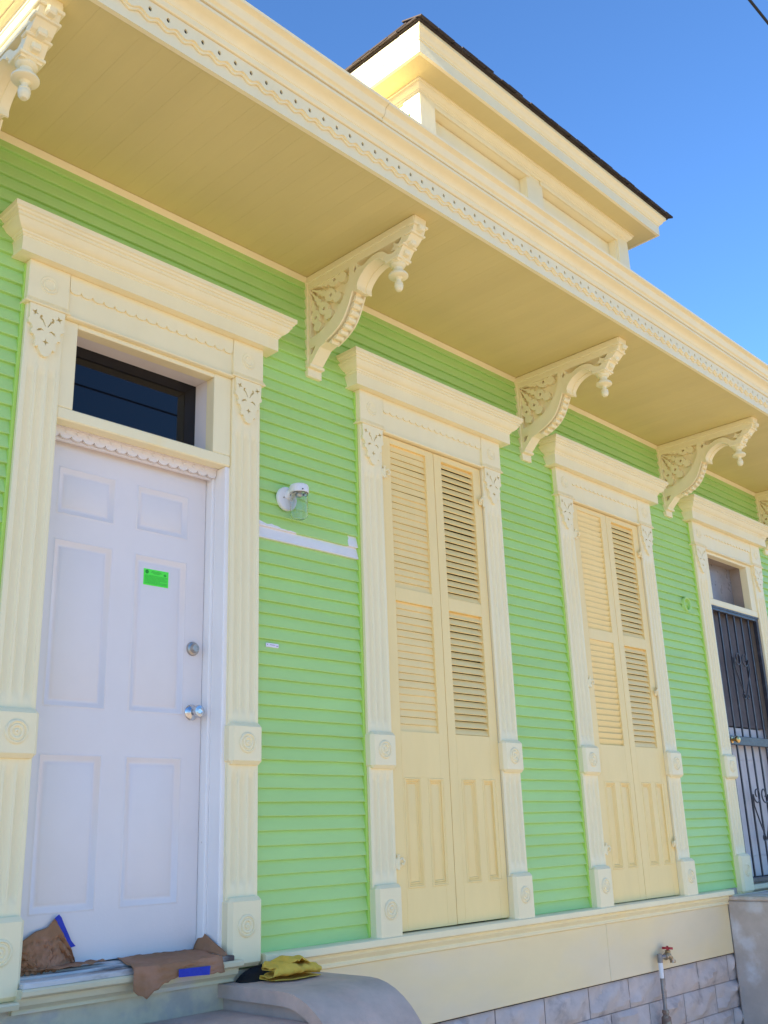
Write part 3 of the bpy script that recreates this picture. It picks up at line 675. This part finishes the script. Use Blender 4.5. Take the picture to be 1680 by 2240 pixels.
# ------------------------------------------------------------------ louvred shutters
SY = -.030
def leaf(cx, x0, x1, pans, lows, tilt, hinges, side, lbl):
    e = tag(empty('shutter', (cx+(x0+x1)/2, SY, -.45), house), lbl)
    X = lambda v: cx+v
    z_b, z_t = -.443+jit(.002), 2.072
    m = MB(); px0, px1 = pans; th = (SY, SY+.036)
    m.box(X(x0), X(px0), *th, z_b, z_t, .0012); m.box(X(px1), X(x1), *th, z_b, z_t, .0012)
    for z0, z1 in ((2.037, z_t), (1.158, 1.229), (.262, .487), (z_b, -.256)): m.box(X(px0)+.0004, X(px1)-.0004, SY+.0003, SY+.036, z0, z1, .0006)
    (a0, a1), (b0, b1) = lows
    for u0, u1 in ((px0, a0), (a1, b0), (b1, px1)): m.box(X(u0)+.0004, X(u1)-.0004, SY+.0003, SY+.036, -.2562, .2622, .0006)
    m.build('shutter_frame', 'shutter', e)
    for u0, u1 in lows:
        MB().rings(X(u0), X(u1), -.256, .262, [(0, SY+.001), (.004, SY-.003), (.009, SY-.003), (.012, SY+.003), (.017, SY+.001), (.020, SY+.008), (.026, SY+.005), (.030, SY+.012), (.034, SY+.011)]).build('shutter_panel', 'shutter', e, smooth=30)
    for z0, z1, n in ((1.229, 2.037, 22), (.487, 1.158, 18)):
        p = (z1-z0)/n; wd = p*(1.10 if tilt < 0 else .985)
        for k in range(n):
            t = R(tilt+jit(2.2)); zc = z0+p*(k+.5)+jit(.0008); hy, hz = math.sin(t)*wd/2, math.cos(t)*wd/2; th_ = .0032
            yc = SY+.016; cs, sn = math.cos(t)*th_, math.sin(t)*th_
            # bottom edge leans out for positive tilt; rounded nose
            pr = [(yc-hy-cs, zc-hz+sn), (yc-hy*1.06, zc-hz*1.05), (yc-hy+cs, zc-hz-sn), (yc+hy+cs, zc+hz-sn), (yc+hy*1.06, zc+hz*1.05), (yc+hy-cs, zc+hz+sn)]
            if tilt < 0: pr = [(a_-.003*math.sin(math.pi*((b_-zc+hz)/(2*hz) if 0 < (b_-zc+hz)/(2*hz) < 1 else 0)), b_) for a_, b_ in pr]
            vs = [(X(px0)-.003, a_, b_) for a_, b_ in pr]+[(X(px1)+.003, a_+jit(.0012), b_+jit(.0014)) for a_, b_ in pr]
            MB().add(vs, [tuple(range(6)), tuple(range(6, 12))]+[(i, (i+1) % 6, 6+(i+1) % 6, 6+i) for i in range(6)]).build('slat', 'shutter', e)
    for hz in hinges:
        hx = X(x0) if side < 0 else X(x1); m = MB(); s = -side
        m.tube([(hx+s*.004, SY-.016, hz-.030), (hx+s*.004, SY-.016, hz+.030)], .0075, 10)
        m.lathe([(0, hz+.03), (.009, hz+.031), (.010, hz+.037), (0, hz+.041)], (hx+s*.004, SY-.016, 0), 'z', 10)
        m.box(hx+s*.004, hx+s*.036, SY-.012, SY-.001, hz-.020, hz+.018, .004)
        m.tube([(hx+s*.010, SY-.014, hz+.012), (hx+s*.026, SY-.022, hz+.020), (hx+s*.038, SY-.024, hz+.008), (hx+s*.036, SY-.020, hz-.006), (hx+s*.024, SY-.016, hz-.004)], .0062, 8)
        m.box(hx-s*.016, hx+s*.002, SY-.018, SY-.010, hz-.026, hz+.022, .003)
        m.build('hinge', 'trim', e, smooth=40)
    return e
LP, RP = (-.356, -.066), (.070, .358)
LL, RL = ((-.345, -.222), (-.168, -.045)), ((.096, .218), (.270, .390))
leaf(W1, -.428, .002, LP, LL, 13, (1.845, -.136), -1, 'left leaf with nearly closed slats, window nearer the white door')
leaf(W1, .006, .428, RP, RL, 27, (1.86,), 1, 'right leaf with open slats, window nearer the white door')
leaf(W2, -.428, .002, LP, LL, -20, (1.845, .865, -.138), -1, 'left leaf with slats tipped upward, window nearer the iron gate')
leaf(W2, .006, .428, RP, RL, 24, (1.855, .862, -.13), 1, 'right leaf with open slats, window nearer the iron gate')
for cx in (W1, W2):
    MB().box(cx-.43, cx+.43, SY+.06, SY+.066, -.447, 2.076).build('dark_backing', 'dark', house)  # dark sheet standing in for the unlit interior behind the slats

# ------------------------------------------------------------------ iron gate doorway
gt = tag(empty('iron_gate', (D3, 0, -.44), house), 'black iron security gate with scrolls and brass knob')
gx0, gx1, gz0, gz1 = D3-.425, D3+.425, -.432, 1.628
m = MB()
for a in (((gx0, gx0+.034), (gz0, gz1)), ((gx1-.034, gx1), (gz0, gz1))): m.box(*a[0], -.028, .004, *a[1], .003)
m.box(gx0+.0345, gx1-.0345, -.028, .004, gz1-.034, gz1, .003); m.box(gx0+.0345, gx1-.0345, -.028, .004, gz0, gz0+.034, .003)
m.box(gx0-.01, gx1+.008, -.0335, -.0285, gz1-.012, gz1+.003, .002)
m.build('gate_frame', 'iron', gt)
m = MB(); m.box(gx0+.034, gx1-.034, -.022, .004, .555, .622, .003); m.build('lock_rail', 'iron', gt)
k1 = MB(); k1.lathe([(0, 0), (.024, 0), (.024, -.004), (.012, -.008), (.011, -.026), (.02, -.032), (.027, -.042), (.026, -.054), (.016, -.062), (0, -.063)], (gx0+.065, -.022, .588), 'y', 20); k1.build('gate_knob', 'brass', gt, smooth=40)
for i in range(5):
    bx = gx0+.034+(gx1-gx0-.068)*(i+1)/6
    MB().box(bx-.0065, bx+.0065, -.016, -.003, gz0+.034, gz1-.034, .0015).build('bar', 'iron', gt)
def scroll(cx, zc, sc):
    m = MB()
    for s in (-1, 1):
        pts = []
        for k in range(22):                       # upper volute then the long stem to the foot volute
            t = k/21; a = R(-60)+R(420)*t; r = (.018+.050*t)*sc
            pts.append((cx+s*(.072*sc+math.cos(a+math.pi)*r*-1*.9-.01*sc), -.024, zc+.11*sc+math.sin(a)*r))
        end = pts[-1]
        pts += [(cx+s*.13*sc, -.024, zc+.03*sc), (cx+s*.075*sc, -.024, zc-.08*sc), (cx+s*.02*sc, -.024, zc-.175*sc)]
        for k in range(12):
            a = R(20)+R(300)*k/11; r = .026*sc*(1-.45*k/11)
            pts.append((cx+s*(.034*sc+math.cos(a+math.pi)*r), -.024, zc-.19*sc-math.sin(a)*r))
        m.tube(pts, .0055, 7)
    return m
scroll(D3+.0, 1.135, 1.0).build('scroll', 'iron', gt, smooth=60); scroll(D3+.0, .075, 1.05).build('scroll', 'iron', gt, smooth=60)
idr = tag(empty('inner_door', (D3, .1, -.43), house), 'pale panelled door behind the iron gate')
m = MB(); m.box(D3-.426, D3+.426, .06, .10, -.40, .70, .003); m.box(D3-.426, D3-.36, .06, .10, .70, 1.625, .003); m.box(D3+.36, D3+.426, .06, .10, .70, 1.625, .003); m.box(D3-.36, D3+.36, .06, .10, 1.57, 1.625, .003)
m.build('door_leaf', 'inner', idr)
for a, b in ((D3-.33, D3-.03), (D3+.03, D3+.33)):
    MB().rings(a, b, -.26, .46, [(0, .0595), (.008, .056), (.018, .066), (.03, .064), (.045, .0585)]).build('door_panel', 'inner', idr)
MB().box(D3-.425, D3+.425, .046, .0545, .705, 1.622, .003).build('screen', 'screen', idr)
m = MB(); m.box(D3-.46, D3-.428, -.026, .17, -.44, 1.632, .003); m.box(D3+.428, D3+.46, -.026, .17, -.44, 1.632, .003); m.build('door_jamb', 'reveal', idr)
MB().box(D3-.435, D3+.435, -.07, .17, -.475, -.441, .006).build('threshold_board', 'oldtrim', idr)
m = MB(); m.sweep([(0, -.489), (.07, -.4895), (.078, -.497), (.072, -.512), (0, -.514)], [(6.965, 0), (HX1, 0)]); m.build('sill_nosing', 'oldtrim', idr)

# ------------------------------------------------------------------ stoops
st = tag(empty('front_stoop', (2.2, -.5, GZ)), 'concrete stoop with a rounded cheek wall below the white door', 'stoop')
def cheek(x0, x1, mb, lift, over):
    pts = [(0.03, -.54), (-.42, -.54)]
    for k in range(1, 13):
        a = math.pi/2*k/12; pts.append((-.42-.36*math.sin(a), -.54-.42*(1-math.cos(a))))
    pts += [(-.80, -1.30), (-.95, -1.42), (-1.10, -1.46)]
    top = [(y-(over if i > 1 else 0)*0, z) for i, (y, z) in enumerate(pts)]
    cap = [(y, z) for y, z in top]; n = len(cap); low = []
    for i, (y, z) in enumerate(cap):
        a = Vector(cap[max(0, i-1)]); b = Vector(cap[min(n-1, i+1)]); t = (b-a).normalized(); nr = Vector((-t.y, t.x))
        if nr.y > 0: nr = -nr
        low.append((y+abs(nr.x)*.048 if i > 1 else y, z-.048*max(.25, abs(nr.y)) if True else z))
    poly = cap+low[::-1]
    return poly, low
cp, low = cheek(2.61, 3.05, None, 0, 0)
MB().plate(cp, [], lambda u, v, t: (t, u, v), 2.600, 3.055).build('cheek_cap', 'concrete', st, smooth=30)
body = [(y+.012 if i > 1 else y, z) for i, (y, z) in enumerate(low)]+[(-1.08, GZ), (.03, GZ)]
MB().plate(body, [], lambda u, v, t: (t, u, v), 2.628, 3.03).build('cheek_wall', 'concrete', st)
MB().plate(cp, [], lambda u, v, t: (t, u, v), 1.02, 1.46).build('cheek_cap', 'concrete', st, smooth=30)
MB().plate(body, [], lambda u, v, t: (t, u, v), 1.045, 1.44).build('cheek_wall', 'concrete', st)
for i, (yy, zz) in enumerate(((-.55, -.632), (-.82, -.82), (-1.09, -1.01), (-1.36, -1.20), (-1.63, -1.385))):
    MB().box(1.45, 2.625, yy, -.031 if i == 0 else yy+.265, GZ, zz, .008).build('step', 'concrete', st)
st2 = tag(empty('side_stoop', (7.8, -.6, GZ)), 'plastered grey stoop wall below the iron gate', 'stoop')
MB().box(6.968, 8.6, -1.1, -.0205, GZ, -.52, .012).build('stoop_base', 'plaster', st2)
MB().box(6.955, 8.62, -1.115, -.0205, -.5205, -.4935, .006).build('stoop_slab', 'plaster', st2)
for i in range(4): MB().box(7.1, 8.5, -1.1-.27*(i+1), -1.1-.27*i-.002, GZ, -.52-.2*(i+1), .008).build('step', 'plaster', st2)

# ------------------------------------------------------------------ things on and by the wall
lm = tag(empty('wall_lantern', (2.965, -.02, 1.555)), 'white jelly jar porch light on the green siding beside the white door', 'wall lamp')
m = MB(); m.lathe([(0, 0), (.057, 0), (.060, -.003), (.060, -.012), (.056, -.018), (.04, -.021), (0, -.022)], (2.965, -.018, 1.553), 'y', 28)
m.tube([(2.968, -.03, 1.565), (2.975, -.06, 1.582), (2.985, -.085, 1.585)], [.026, .022, .02], 12); m.build('backplate', 'lampwhite', lm, smooth=40)
m = MB(); m.lathe([(0, 1.612), (.036, 1.612), (.044, 1.607), (.0475, 1.598), (.0475, 1.570), (.045, 1.568), (.045, 1.590), (0, 1.592)], (2.988, -.092, 0), 'z', 26); m.build('lamp_cap', 'lampwhite', lm, smooth=35)
pr = [(.030, 1.575), (.033, 1.568)]
for k in range(11):
    z = 1.560-k*.010; pr += [(.0436, z), (.0414, z-.005)]
pr += [(.039, 1.448), (.030, 1.442), (.014, 1.440), (.0, 1.440)]
inn = [(max(0, r_-.003), z+.003) for r_, z in pr[::-1]]
m = MB(); m.lathe(pr+inn, (2.988, -.092, 0), 'z', 26); m.build('ribbed_jar', 'jar', lm, smooth=60)
m = MB(); m.lathe([(0, 1.59), (.016, 1.59), (.016, 1.555), (.012, 1.55), (0, 1.55)], (2.988, -.092, 0), 'z', 16); m.build('socket', 'nickel', lm, smooth=40)
for px, py, pz in ((2.938, -.039, 1.552),):
    MB().lathe([(0, 0), (.0045, 0), (.004, -.003), (0, -.004)], (px, py, pz), 'y', 10).build('screw', 'nickel', lm)
for a in (250, 10):
    MB().tube([(2.988+math.cos(R(a))*.046, -.092+math.sin(R(a))*.046, 1.577), (2.988+math.cos(R(a))*.053, -.092+math.sin(R(a))*.053, 1.577)], .003, 8).build('screw', 'dark', lm)

vp = tag(empty('vent_pipe', (6.935, -.02, 1.577)), 'open green painted pipe end in the siding beside the gated doorway', 'pipe')
m = MB(); m.lathe([(.043, .0), (.043, -.024), (.046, -.026), (.053, -.026), (.055, -.022), (.055, .0)], (6.935, -.012, 1.577), 'y', 28); m.build('pipe_collar', 'green', vp, smooth=40)
MB().lathe([(0, 0), (.044, 0), (.044, .004), (0, .004)], (6.935, -.016, 1.577), 'y', 24).build('pipe_plug', 'greenside', vp)

nt_ = tag(empty('door_notice', (2.335, .1, 1.086)), 'neon green paper notice stuck on the white door', 'notice')
sx0, sx1, sz0, sz1, sy = 2.271, 2.396, 1.050, 1.121, .1+.0027
MB().box(sx0, sx1, sy-.0012, sy, sz0, sz1).build('paper_sheet', 'sticker', nt_)
m = MB(); yy = sy-.0017
def bar(x0, x1, z, h=.0016): m.box(x0, x1, yy, yy+.0004, z, z+h)
for z, a, b in ((1.1115, .040, .086), (1.1070, .036, .092), (1.1025, .046, .080)):
    x = sx0+a
    while x < sx0+b: L = random.uniform(.003, .008); bar(x, min(x+L, sx0+b), z); x += L+.0014
for k in range(10):
    z = 1.0925-k*.0040; x = sx0+.006; e_ = sx1-.006-(random.uniform(0, .04) if k % 4 == 2 else 0)
    while x < e_: L = random.uniform(.003, .010); bar(x, min(x+L, e_), z, .0013); x += L+.0016
m.lathe([(.0042, 0), (.0088, 0), (.0088, .0003), (.0042, .0003)], (sx0+.016, yy, 1.108), 'y', 16)
m.plate([(sx1-.018+math.cos(a)*(.0085 if i % 2 == 0 else .0028), 1.1035+math.sin(a)*(.0085 if i % 2 == 0 else .0028)) for i, a in enumerate([math.pi/2+math.pi/4*k for k in range(8)])], [], lambda u, v, t: (u, t, v), yy, yy+.0003)
m.box(sx1-.0245, sx1-.0115, yy, yy+.0004, 1.0995, 1.1012)
m.build('print', 'ink', nt_)
lb = tag(empty('siding_label', (2.884, -.02, .832)), 'small white printed tag stuck on the green siding', 'label')
MB().box(2.847, 2.921, -.021, -.014, .823, .842, .002).build('tag_plate', 'label', lb)
m = MB(); m.box(2.868, 2.90, -.0214, -.0211, .8325, .8355); m.box(2.852, 2.857, -.0214, -.0211, .831, .837); m.box(2.904, 2.917, -.0214, -.0211, .829, .833); m.build('print', 'labelink', lb)

# outdoor tap
fc = tag(empty('outdoor_tap', (5.925, -.06, -1.3)), 'outdoor tap with red wheel handle on a standing pipe below the shutters', 'tap')
m = MB(); m.tube([(5.915, -.062, GZ), (5.915, -.062, -.80), (5.917, -.064, -.785), (5.928, -.066, -.778), (5.97, -.068, -.779)], .0125, 12); m.lathe([(0, -.75), (.016, -.752), (.016, -.80), (0, -.80)], (5.915, -.062, -.008), 'z', 12); m.build('pipe', 'galv', fc, smooth=50)
m = MB(); m.lathe([(.0135, -.795), (.0145, -.80), (.0145, -.885), (.0130, -.895)], (5.915, -.0622, 0), 'z', 14); m.build('tape_wrap', 'lampwhite', fc, smooth=50)
m = MB(); m.lathe([(0, 0), (.019, 0), (.021, .006), (.021, .014), (.016, .02), (.016, .03), (.018, .034), (.018, .05), (0, .05)], (5.968, -.068, -.779), 'x', 14)
m.tube([(6.01, -.068, -.780), (6.035, -.069, -.792), (6.050, -.070, -.812)], [.016, .014, .013], 12); m.lathe([(0, -.806), (.017, -.806), (.017, -.822), (0, -.822)], (6.053, -.070, 0), 'z', 12)
m.lathe([(.017, -.775), (.014, -.762), (.017, -.758), (.017, -.748), (.006, -.744), (.005, -.730), (0, -.730)], (6.008, -.068, 0), 'z', 14); m.build('valve_body', 'bronze', fc, smooth=45)
m = MB(); hp = []
for k in range(36):
    a = 2*math.pi*k/36; hp.append((.029+.0035*math.cos(6*a), a))
m.plate([(r_*math.cos(a), r_*math.sin(a)) for r_, a in hp], [disc(.015*math.cos(t), .015*math.sin(t), .005, 8) for t in (0, math.pi/2, math.pi, 3*math.pi/2)], lambda u, v, t: (6.008+u, -.068+v, t-.12*u), -.728, -.742); m.lathe([(0, -.722), (.007, -.722), (.008, -.745), (0, -.745)], (6.008, -.068, 0), 'z', 10); m.build('wheel_handle', 'red', fc)
m = MB(); m.lathe([(0, -1.07), (.020, -1.07), (.022, -1.085), (.018, -1.09), (.018, -1.10), (.028, -1.11), (.030, -1.15), (.026, -1.17), (.020, -1.18), (0, -1.18)], (5.915, -.062, 0), 'z', 12); m.box(5.89, 5.94, -.09, -.034, -1.24, -1.18, .01); m.build('shutoff_fitting', 'rust', fc, smooth=45)

# masking paper, tape, cloth, rag
def noise2(x, y, s=0): return math.sin(x*1.7+s)*math.cos(y*2.3-s)+.5*math.sin(x*4.1+y*3.3+s*2)+.25*math.sin(9*x-7*y+s)
ppl = tag(empty('masking_paper', (1.9, .05, -.42)), 'crumpled brown paper bunched up at the hinge corner of the white door sill', 'paper')
topz = [(1.72, -.335), (1.80, -.330), (1.83, -.318), (1.877, -.292), (1.924, -.282), (1.945, -.258), (1.957, -.248), (1.972, -.272), (2.0, -.318), (2.026, -.372), (2.034, -.400)]
def interp(x, tb):
    for (a, b), (c, d) in zip(tb, tb[1:]):
        if a <= x <= c: return b+(d-b)*(x-a)/(c-a)
    return tb[-1][1] if x > tb[-1][0] else tb[0][1]
nx, nz = 44, 26; vs = []; fs = []
for j in range(nz+1):
    for i in range(nx+1):
        x = 1.72+(2.034-1.72)*i/nx; v = j/nz; zt_ = interp(x, topz); zb_ = -.424+.006*math.sin(i*1.9)
        z = zb_+(zt_-zb_)*v
        bulge = (1-v)*.055*math.sin(math.pi*min(1, (i/nx)*.9+.1))+.018*abs(math.sin(14*(x-1.7)+9*v+noise2(8*x, 3*v)))*(1-v*.6)*(1-.3*v)
        bulge += .010*abs(noise2(x*30, v*5, 2))*math.sin(math.pi*v)
        vs.append((x+.012*noise2(v*4, x*9)*(1-v), .092-.004-bulge, z))
for j in range(nz):
    for i in range(nx): a = j*(nx+1)+i; fs.append((a, a+1, a+nx+2, a+nx+1))
m = MB(); m.add(vs, fs)
fl = []
for j in range(5):
    for i in range(19):
        x = 1.78+.36*i/18; t = j/4; fl.append((x, .075-.10*t*(1-.55*abs(i-9)/9)+.006*math.sin(i*2.1), -.4195+.010*abs(math.sin(i*.9+t*3))*(1-.3*t)+.004))
m.add(fl, [(j*19+i, j*19+i+1, j*19+i+20, j*19+i+19) for j in range(4) for i in range(18)])
o = m.build('crumpled_sheet', 'paper', ppl, smooth=40); so_ = o.modifiers.new('thick', 'SOLIDIFY'); so_.thickness = .0007
tp = [(1.957, -.246), (1.968, -.258), (1.979, -.280), (1.997, -.312), (2.012, -.340), (2.031, -.360)]
vs = [(x-.012, .079, z-.006) for x, z in tp]+[(x+.006, .081, z+.006) for x, z in tp]; vs[5] = (2.003, .079, -.360)
MB().add(vs, [(i, i+1, i+7, i+6) for i in range(5)]).build('tape_strip', 'tape', ppl)
ppr = tag(empty('masking_paper', (2.38, -.02, -.43)), 'flat brown paper draped over the sill at the latch side with blue tape', 'paper')
nx, nd = 26, 22; vs = []
for i in range(nx+1):
    u = i/nx; x_b = 2.22+(2.582-2.22)*u; x_f = 2.150+(2.545-2.150)*u
    drop = interp(u, [(0, .070), (.05, .088), (.12, .102), (.19, .083), (.30, .060), (.48, .044), (.85, .050), (1, .052)])+.003*math.sin(i*2.3)
    for j in range(nd+1):
        t = j/nd
        if t < .55:
            s = t/.55; vs.append((x_b+(x_f-x_b)*s, .094-(.094+.128)*s, -.4165-.014*s+.004*abs(noise2(u*9, s*4, 1))+.002*math.sin(s*9+u*5)))
        else:
            s = (t-.55)/.45; vs.append((x_f+.012*s*math.sin(u*7), -.128-.005*math.sin(s*1.6)-.006*abs(noise2(u*7, s*3, 4)), -.4335-drop*s))
fs = [(i*(nd+1)+j, i*(nd+1)+j+1, (i+1)*(nd+1)+j+1, (i+1)*(nd+1)+j) for i in range(nx) for j in range(nd)]
m = MB(); m.add(vs, fs)
fl = []
for i in range(11):
    u = i/10; hgt = interp(u, [(0, .056), (.15, .060), (.4, .046), (.75, .02), (1, .0)])
    for j in range(7): 
        s = j/6; fl.append((2.566+.030*s*s*(1-.3*u)+.012*math.sin(s*3)*.5-.01*u, .092-.215*u, -.417-.012*u+hgt*s+.002*math.sin(i+j)))
m.add(fl, [(i*7+j, i*7+j+1, i*7+j+8, i*7+j+7) for i in range(10) for j in range(6)])
o = m.build('paper_sheet', 'paper', ppr, smooth=40); o.modifiers.new('thick', 'SOLIDIFY').thickness = .0007
vs = []
for i in range(6):
    u = i/5; vs += [(2.336+(2.480-2.336)*u, -.1435-.002*math.sin(i*2), -.4515-.003*u), (2.336+(2.470-2.336)*u+.006*u, -.1445, -.479-.006*u)]
MB().add(vs, [(2*i, 2*i+1, 2*i+3, 2*i+2) for i in range(5)]).build('tape_strip', 'tape', ppr)

cl = tag(empty('folded_cloth', (2.84, -.17, -.54)), 'yellow work glove or cloth folded on the concrete cheek wall', 'cloth')
cl['label'] = 'crumpled yellow cloth folded on the rounded concrete stoop wall'
m = MB(); sec = [(-.072, .004), (-.055, .001), (0, .001), (.055, .003), (.072, .012), (.066, .022), (.03, .023), (-.02, .021), (-.058, .022), (-.074, .031), (-.064, .043), (-.02, .047), (.03, .045), (.062, .050), (.066, .060), (.035, .064), (-.02, .062), (-.05, .056)]
sec = bez(sec, 3); nl = 34; vs = []
for i in range(nl+1):
    u = i/nl; k = len(sec); sc = .62+.40*math.sin(math.pi*min(1, u*1.05+.08)); hs = .55+.6*math.sin(math.pi*(u*.8+.12))
    for j, (a, b) in enumerate(sec):
        wv = .005*noise2(u*6, j*.12, 1)+.002*math.sin(u*14+j*.2)
        X_ = 2.735+.225*u+.010*noise2(j*.12, u*5); Y_ = -.165-.03*u+a*sc+wv
        vs.append((X_, Y_, -.538+b*hs*(1+.16*noise2(u*5, j*.08, 3))+.002))
k = len(sec); fs = [(i*k+j, i*k+j+1, (i+1)*k+j+1, (i+1)*k+j) for i in range(nl) for j in range(k-1)]
m.add(vs, fs); o = m.build('cloth_sheet', 'cloth', cl, smooth=60); o.modifiers.new('thick', 'SOLIDIFY').thickness = .003
rg = tag(empty('black_sheet', (2.73, -.09, -.54)), 'black rag tucked behind the yellow cloth under the siding corner', 'sheet')  # black crumpled sheet leaning on the wall behind the cloth
vs = []; nx, nz = 22, 10
for i in range(nx+1):
    for j in range(nz+1):
        u, v = i/nx, j/nz; x = 2.662+.25*u; h = interp(u, [(0, .002), (.12, .028), (.3, .045), (.5, .052), (.8, .052), (1, .046)])
        vs.append((x, -.062-.065*(1-v)**1.5*math.sin(math.pi*min(1, u*.8+.2))-.004*noise2(u*9, v*5), -.539+h*v))
MB().add(vs, [(i*(nz+1)+j, i*(nz+1)+j+1, (i+1)*(nz+1)+j+1, (i+1)*(nz+1)+j) for i in range(nx) for j in range(nz)]).build('black_sheet_mesh', 'sheet', rg, smooth=60).modifiers.new('thick', 'SOLIDIFY').thickness = .002

# weed in the gutter
wd_ = tag(empty('gutter_weed', (2.88, -.99, 3.12)), 'small bright green sprout growing from the gutter below the dormer', 'plant')
for k, (a, ln) in enumerate(((-20, .06), (25, .075), (60, .045))):
    d = Vector((math.sin(R(a)), -.1, math.cos(R(a)))); p = Vector((2.875, -.985, 3.12)); q = p+d*ln; s_ = Vector((d.z, 0, -d.x))*.012
    MB().add([p, p+d*ln*.5+s_, q, p+d*ln*.5-s_+Vector((0, .004, 0))], [(0, 1, 2, 3)]).build('leaf', 'leaf', wd_)

# overhead wires along the street
def wire(y, z, r, lbl, sag):
    pts = [(-60+4*i, y, z+sag*((-60+4*i-6)/66)**2) for i in range(34)]
    tag(MB().tube(pts, r, 8).build('overhead_wire', 'wire', smooth=60), lbl, 'wire', 'street wires')
wire(-1.5, 5.805, .011, 'single black overhead wire crossing the blue sky at the top corner', 1.2)
wire(-9.0, 6.62, .016, 'black wire over the street seen reflected in the transom', 1.0)

# unseen house added at left, placed and sized to shade this front
nb = tag(empty('shading_house', (-14.5, 3, GZ)), 'unseen tall pale house added far left to shade the front of the green house', 'house')
NT = 6.5
MB().box(-20, -9, -1.5, 9, GZ, NT, .01).build('wall', 'stucco', nb)
MB().add([(-20.2, -1.7, NT+.002), (-8.95, -1.7, NT+.002), (-8.95, 9.2, NT+.002), (-20.2, 9.2, NT+.002), (-14.5, 3.5, NT+1.5), (-14.5, 5, NT+1.5)], [(0, 1, 4), (1, 2, 5, 4), (2, 3, 5), (3, 0, 4, 5), (0, 1, 2, 3)]).build('roof', 'shingle', nb)
